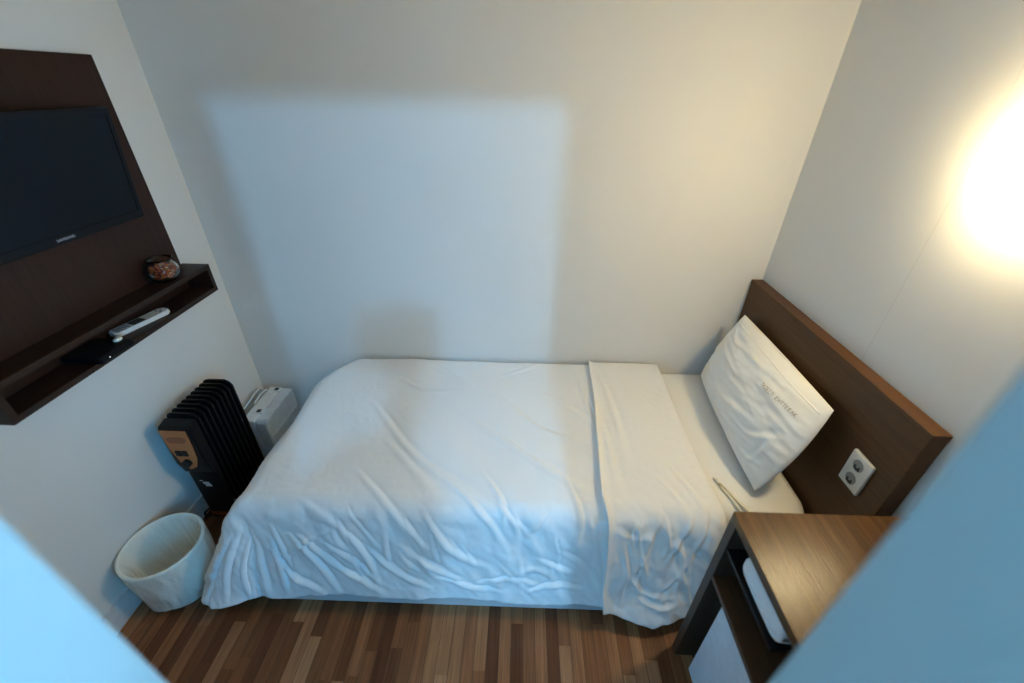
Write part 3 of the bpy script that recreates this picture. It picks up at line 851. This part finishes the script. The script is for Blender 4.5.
part('lid', bm, M_white, t, smooth=True, angle=40)
part('seam', boxbm(xm-.002, xm+.002, CY0+.006, CY1-.006, 0.006, CZ-.016), M_white2, t)
part('side_ridge', boxbm(CX1-.001, CX1+.004, CY0+.02, CY1-.02, .165, .172, bev=.001), M_white, t)
part('side_ridge', boxbm(CX1-.001, CX1+.004, CY0+.02, CY1-.02, .06, .067, bev=.001), M_white, t)
for yy in (1.575, 1.752):
    bm = bmesh.new(); box(bm, xm-.032, xm+.014, yy-.014, yy+.014, CZ-.008, CZ+.001, bev=.003)
    l = part('latch', bm, M_white, t)
    part('latch_clip', boxbm(xm-.022, xm-.002, yy-.010, yy+.010, CZ, CZ+.004, bev=.001), M_brownp, l)
bm = bmesh.new(); tube(bm, [(CX0+.012, 1.62, CZ-.006), (CX0+.008, 1.625, CZ+.010), (CX0+.005, 1.70, CZ+.012), (CX0+.008, 1.735, CZ+.010), (CX0+.012, 1.74, CZ-.006)], .005, 8)
part('handle', bm, M_white, t, smooth=True)
t2 = bmesh.new(); tube(t2, [(-1.395, 1.47, .10), (-1.395, 1.485, .22), (-1.392, 1.52, .287), (-1.385, 1.58, .297), (-1.392, 1.64, .296), (-1.397, 1.70, .300), (-1.398, 1.75, .297), (-1.40, 1.795, .20), (-1.40, 1.80, .02)], .0042, 8)
o = mesh_obj('cable', t2, M_white2, smooth=True); tag(o, 'pale cable running along the left wall behind the carrying case', 'cable')

# ------------------------------------------------------------------ waste bin with liner
BX, BY, BH = -1.303, 0.882, 0.250
t = thing('waste_bin', 'round white waste bin by the left wall at the foot of the bed', 'bin', (BX, BY, 0))
bm = bmesh.new(); lathe(bm, [(0, .0), (.103, .0), (.107, .004), (.127, BH), (.124, BH), (.103, .008), (0, .008)], 64, BX, BY)
part('bucket', bm, M_white, t, smooth=True, angle=50)
bm = bmesh.new()
rim = []
for k in range(72):
    a = 2*PI*k/72; rim.append((BX+.1295*math.cos(a), BY+.1295*math.sin(a), BH+.001))
n = 10
rr = [[bm.verts.new(Vector(p)+Vector((math.cos(2*PI*k/72)*.0052*math.cos(2*PI*j/n), math.sin(2*PI*k/72)*.0052*math.cos(2*PI*j/n), .0052*math.sin(2*PI*j/n)))) for j in range(n)] for k, p in enumerate(rim)]
for k in range(72):
    for j in range(n): bm.faces.new((rr[k][j], rr[(k+1) % 72][j], rr[(k+1) % 72][(j+1) % n], rr[k][(j+1) % n]))
part('rim', bm, M_cream, t, smooth=True)
# bag: inside the bucket, over the rim and hanging outside
na, nt_ = 160, 90
th_ = np.linspace(0, 2*PI, na); s_ = np.linspace(0, 1, nt_)
TH, SS = np.meshgrid(th_, s_, indexing='ij')
zin = np.interp(SS, [0, .12, .5, .56, .60, 1.0], [.020, .024, BH-.004, BH+.0075, BH-.004, .020])
rin = np.interp(SS, [0, .12, .5, .56, .60, 1.0], [.0, .088, .1205, .1295, .1345, .1220])
ca, sa = np.cos(TH), np.sin(TH)
nz = (vnoise(ca*4+9, sa*4+SS*7+9, 31)-.5)*.6 + (vnoise(ca*9+9+SS*9, sa*9+20, 32)-.5)*.4
amp = np.interp(SS, [0, .1, .45, .52, .62, .72, 1.0], [0, .012, .008, .0, .001, .006, .012])
hem = np.where(SS > .6, (SS-.6)/.4*.02*vnoise(ca*3+5, sa*3+5, 33), 0)
rad = rin + nz*amp*np.where(SS > .56, 1.0, -1.0) - np.where(SS < .5, np.abs(amp)*.35, -np.abs(amp)*.45)
rad = np.maximum(rad, 0)
G = np.stack([BX+rad*ca, BY+rad*sa, zin+hem], -1)
gpart('liner_bag', G, M_bag, t)

# ------------------------------------------------------------------ desk with fridge
DX, DY0, DY1, DZ = 0.583, 0.190, 0.722, 0.761
t = thing('desk', 'brown wooden desk cabinet with open front beside the bed', 'desk', (0.85, 0.5, 0))
part('desk_top', boxbm(DX, XR-.002, DY0, DY1, DZ-.028, DZ, bev=.0012), M_desk, t)
part('side_panel', boxbm(DX, XR-.002, DY1-.030, DY1-.0003, 0, DZ-.0278, bev=.001), M_deskd, t)
part('side_panel', boxbm(DX, XR-.002, DY0, DY0+.030, 0, DZ-.0278, bev=.001), M_deskd, t)
part('shelf', boxbm(DX+.001, XR-.012, DY0+.030, DY1-.030, .489, .507, bev=.001), M_deskin, t)
part('back_panel', boxbm(XR-.012, XR-.002, DY0+.030, DY1-.030, 0.02, DZ-.028), M_deskd, t)
part('tray_shelf', boxbm(DX+.004, XR-.012, 0.452, DY1-.030, .628, .640, bev=.001), M_black, t)
part('divider', boxbm(DX+.24, XR-.012, 0.452, 0.464, .507, .7329), M_deskd, t)

t = thing('towel', 'white folded towel lying in the upper compartment of the desk', 'towel', (0.72, 0.53, 0.640))
nu, nv = 60, 80
Y_ = np.linspace(.452, .632, nu); a_ = np.linspace(0, 2*PI, nv)
YY, AA = np.meshgrid(Y_, a_, indexing='ij')
e = np.clip(1-np.abs((YY-.542)/.0905)**7, 0, 1)**.4
sx = np.sign(np.cos(AA))*np.abs(np.cos(AA))**.38; sz = np.sign(np.sin(AA))*np.abs(np.sin(AA))**.38
G = np.stack([.712+.123*sx*(.9+.1*e), YY, .6845+.0435*sz*e*(1+.04*(vnoise(YY*40, AA*2, 41)-.5))], -1)
gpart('towel_fold', G, M_towel, t)
bm = bmesh.new()
for k, f_ in enumerate((.33, .66)):
    box(bm, .60, .83, .50, .505, .640, .6405)
e2 = [(DX+.010, .46, .655+.012*k, k) for k in range(3)]
bm.free()
bm = bmesh.new()
tube(bm, [(.590, .465, .684), (.5885, .49, .684), (.5885, .56, .684), (.590, .615, .684)], .0022, 8)
part('fold_edge', bm, M_towel, t, smooth=True)

FX, FY0, FY1, FZ = 0.600, 0.240, 0.632, 0.466
t = thing('mini_fridge', 'small white refrigerator standing inside the desk under its shelf', 'refrigerator', (0.84, 0.475, 0))
part('cabinet', boxbm(FX+.052, XR-.05, FY0, FY1, .022, FZ-.004, bev=.006), M_fridge, t)
bm = bmesh.new(); prism(bm, roundrect(FX, FX+.046, .042, FZ, .012, 5), 'y', FY0, FY1)
bmesh.ops.bevel(bm, geom=[e for e in bm.edges if abs(e.verts[0].co.y-e.verts[1].co.y) < 1e-6], offset=.003, segments=2, affect='EDGES')
d = part('door', bm, M_fridge, t, smooth=True, angle=40)
part('grip_recess', boxbm(FX+.012, FX+.038, FY0+.03, FY1-.03, FZ-.001, FZ+.002, bev=.001), M_gasket, d)
part('gasket', boxbm(FX+.045, FX+.053, FY0+.004, FY1-.004, .046, FZ-.006), M_gasket, t)
for xx in (FX+.08, XR-.08):
    for yy in (FY0+.03, FY1-.03):
        bm = bmesh.new(); lathe(bm, [(0, 0), (.014, 0), (.014, .024), (0, .024)], 16, xx, yy); part('foot', bm, M_black, t)

# ------------------------------------------------------------------ camera
f_px, pi_, ya, ro = 416.922, 0.5538988, 0.01934157, 0.01595758
fw = Vector((-math.sin(ya)*math.cos(pi_), math.cos(ya)*math.cos(pi_), -math.sin(pi_)))
rt = Vector((math.cos(ya), math.sin(ya), 0)); up = rt.cross(fw)
r2 = rt*math.cos(ro)+up*math.sin(ro); u2 = up*math.cos(ro)-rt*math.sin(ro)
cam = bpy.data.cameras.new('camera'); co = bpy.data.objects.new('camera', cam); COL.objects.link(co)
cam.sensor_fit = 'HORIZONTAL'; cam.sensor_width = 36; cam.lens = f_px*36/1024; cam.clip_start = 0.02
mw = Matrix((r2, u2, -fw)).transposed().to_4x4(); mw.translation = Vector((0, 0, 1.72)); co.matrix_world = mw
cam.dof.use_dof = True; cam.dof.focus_distance = 1.75; cam.dof.aperture_fstop = 1.3
scene.camera = co

w = bpy.data.worlds.new('world'); scene.world = w; w.use_nodes = True
w.node_tree.nodes['Background'].inputs[0].default_value = (0.5, 0.6, 0.8, 1); w.node_tree.nodes['Background'].inputs[1].default_value = 0.02
vs = scene.view_settings
scene.display_settings.display_device = 'sRGB'
vs.view_transform = 'Standard'; vs.look = 'None'; vs.gamma = 1.0; vs.use_curve_mapping = False; vs.exposure = EXPO
scene.cycles.max_bounces = 12; scene.cycles.diffuse_bounces = 8; scene.cycles.transmission_bounces = 10
# ------------------------------------------------------------------ the photographer, standing in the doorway (their shadow falls on the bed and wall)
M_skin = plain('skin', (0.55, 0.36, 0.26), 0.5)
M_shirt = fabric('dark_grey_sweater', (0.05, 0.05, 0.06))
M_trous = fabric('dark_trousers', (0.03, 0.035, 0.05))
M_shoe = plain('dark_shoe_leather', (0.02, 0.018, 0.016), 0.4)
M_lip = plain('lips', (0.40, 0.16, 0.13), 0.5)
M_hair = plain('dark_hair', (0.012, 0.009, 0.008), 0.6)
VX, VY, VZ, VR, VE = [], [], [], [], []
vco, vr, ve = [], [], []
def jnt(x, y, z, r, par=None):
    vco.append((x, y, z)); vr.append(r); i = len(vco)-1
    if par is not None: ve.append((par, i))
    return i
PYO, CX = -0.36, 0.0
pel = jnt(0, PYO, .93, .135)
sp = jnt(0, PYO-.01, 1.08, .125, pel); ch = jnt(CX, PYO, 1.27, .14, sp); nb = jnt(CX, PYO+.01, 1.42, .07, ch)
nk = jnt(CX, PYO+.03, 1.475, .052, nb); jaw = jnt(CX, PYO+.055, 1.545, .072, nk); hd = jnt(CX, PYO+.045, 1.63, .092, jaw); tp_ = jnt(CX, PYO+.035, 1.70, .07, hd)
jnt(CX, PYO+.158, 1.595, .012, hd)       # nose
for sg in (-1, 1):
    jnt(CX+sg*.092, PYO+.035, 1.60, .012, hd)   # ear
    sh = jnt(sg*.175+CX, PYO, 1.365, .062, ch)
    if sg < 0:      # this arm is bent up and holds the camera
        ub = jnt(-.190, PYO+.07, 1.27, .05, sh); el = jnt(-.135, PYO+.165, 1.235, .044, ub)
        fa = jnt(-.060, PYO+.205, 1.42, .038, el); wr = jnt(-.014, PYO+.238, 1.605, .027, fa); pa = jnt(-.010, PYO+.246, 1.672, .026, wr)
        for k in range(4):                        # fingers cradle the underside of the camera
            a = jnt(-.040+.019*k, PYO+.275, 1.700, .0095, pa); b_ = jnt(-.042+.020*k, PYO+.300, 1.712, .0088, a); jnt(-.042+.020*k, PYO+.318, 1.726, .008, b_)
        t1 = jnt(.028, PYO+.238, 1.694, .011, pa); jnt(.044, PYO+.236, 1.716, .010, t1)
    else:           # the other hangs relaxed at the side
        ub = jnt(.235, PYO-.01, 1.22, .05, sh); el = jnt(.255, PYO-.015, 1.09, .043, ub); fa = jnt(.258, PYO+.02, .96, .036, el)
        wr = jnt(.252, PYO+.05, .84, .027, fa); pa = jnt(.250, PYO+.062, .775, .026, wr)
        for k in range(4):
            a = jnt(.252, PYO+.035+.019*k, .735, .0095, pa); b_ = jnt(.246, PYO+.038+.019*k, .700-.004*(k in (1, 2)), .0088, a); jnt(.232, PYO+.040+.019*k, .678-.004*(k in (1, 2)), .008, b_)
        t1 = jnt(.238, PYO+.098, .765, .011, pa); jnt(.228, PYO+.108, .735, .010, t1)
    hp = jnt(sg*.095, PYO, .86, .095, pel); kn = jnt(sg*.105, PYO+.025, .48, .066, hp); cf = jnt(sg*.108, PYO-.01, .32, .058, kn); an = jnt(sg*.11, PYO-.02, .09, .042, cf)
    bl = jnt(sg*.115, PYO+.06, .045, .042, an); jnt(sg*.12, PYO+.13, .038, .036, bl); jnt(sg*.11, PYO-.06, .042, .038, an)
me = bpy.data.meshes.new('body_rig'); me.from_pydata(vco, ve, []); me.update()
tmp = bpy.data.objects.new('body_rig', me); COL.objects.link(tmp)
sk = tmp.modifiers.new('skin', 'SKIN')
for i, v in enumerate(me.skin_vertices[0].data):
    v.radius = (vr[i], vr[i]); v.use_root = (i == pel)
for i in (pel, sp, ch): me.skin_vertices[0].data[i].radius = (vr[i]*1.18, vr[i]*0.85)
ss = tmp.modifiers.new('sub', 'SUBSURF'); ss.levels = 2; ss.render_levels = 2
dg = bpy.context.evaluated_depsgraph_get()
bme = bpy.data.meshes.new_from_object(tmp.evaluated_get(dg))
bpy.data.objects.remove(tmp)
bme.materials.clear()
for m_ in (M_skin, M_shirt, M_trous, M_shoe): bme.materials.append(m_)
zmin = min(v.co.z for v in bme.vertices)
for v in bme.vertices: v.co.z = max(0.0, v.co.z-zmin*0 if v.co.z > 0.01 else 0.0)
for p_ in bme.polygons:
    c = p_.center; p_.use_smooth = True
    arm = (c.y > PYO+.215 and c.z > 1.57) or (c.x > .2 and c.z < .83 and c.y > PYO+.01)
    p_.material_index = 0 if (c.z > 1.445 and abs(c.x) < .125 and c.y < PYO+.19) or arm else 1 if c.z > .95 or c.x > .205 else 2 if c.z > .10 else 3
t = thing('person', 'person in dark sweater and trousers standing in the doorway holding up a camera', 'person', (0, PYO, 0))
body = bpy.data.objects.new('body', bme); COL.objects.link(body); bme.transform(Matrix.Translation((0, -PYO, 0))); body.parent = t
bm = bmesh.new(); bmesh.ops.create_uvsphere(bm, u_segments=28, v_segments=18, radius=1.0)
for v in bm.verts: v.co = Vector((v.co.x*.098+CX, v.co.y*.108+PYO+.020, v.co.z*.105+1.655))
kill = [v for v in bm.verts if v.co.y > PYO+.075 and v.co.z < 1.705 or v.co.z < 1.57]
bmesh.ops.delete(bm, geom=kill, context='VERTS')
part('hair', bm, M_hair, t, smooth=True)
for sg in (-1, 1):
    bm = bmesh.new(); bmesh.ops.create_uvsphere(bm, u_segments=12, v_segments=8, radius=.011)
    for v in bm.verts: v.co += Vector((CX+sg*.033, PYO+.126, 1.630))
    e_ = part('eye', bm, M_white, t, smooth=True)
    bm = bmesh.new(); bmesh.ops.create_uvsphere(bm, u_segments=12, v_segments=8, radius=.006)
    for v in bm.verts: v.co += Vector((CX+sg*.033, PYO+.1335, 1.630))
    part('iris', bm, M_hair, e_, smooth=True)
bm = bmesh.new(); bmesh.ops.create_uvsphere(bm, u_segments=16, v_segments=8, radius=1)
for v in bm.verts: v.co = Vector((v.co.x*.022+CX, v.co.y*.008+PYO+.128, v.co.z*.005+1.553))
part('mouth', bm, M_lip, t, smooth=True)

t = thing('photo_camera', 'black photo camera held up in the doorway', 'camera', (0, 0, 1.72))
cR = mw.to_3x3().to_4x4(); cR.translation = Vector((0, 0, 1.72))
def cpart(name, bm, m, **k):
    bm.transform(cR); return part(name, bm, m, t, **k)
cpart('camera_body', boxbm(-.076, .052, -.045, .040, .072, .118, bev=.006, seg=3), M_black, smooth=True, angle=40)
cpart('viewfinder_hump', boxbm(-.024, .024, .038, .058, .074, .116, bev=.006, seg=3), M_black, smooth=True, angle=40)
bm = bmesh.new(); lathe(bm, [(0, .020), (.028, .020), (.0335, .016), (.036, .018), (.036, .050), (.033, .074), (0, .074)], 36); cpart('lens_barrel', bm, M_black, smooth=True, angle=40)
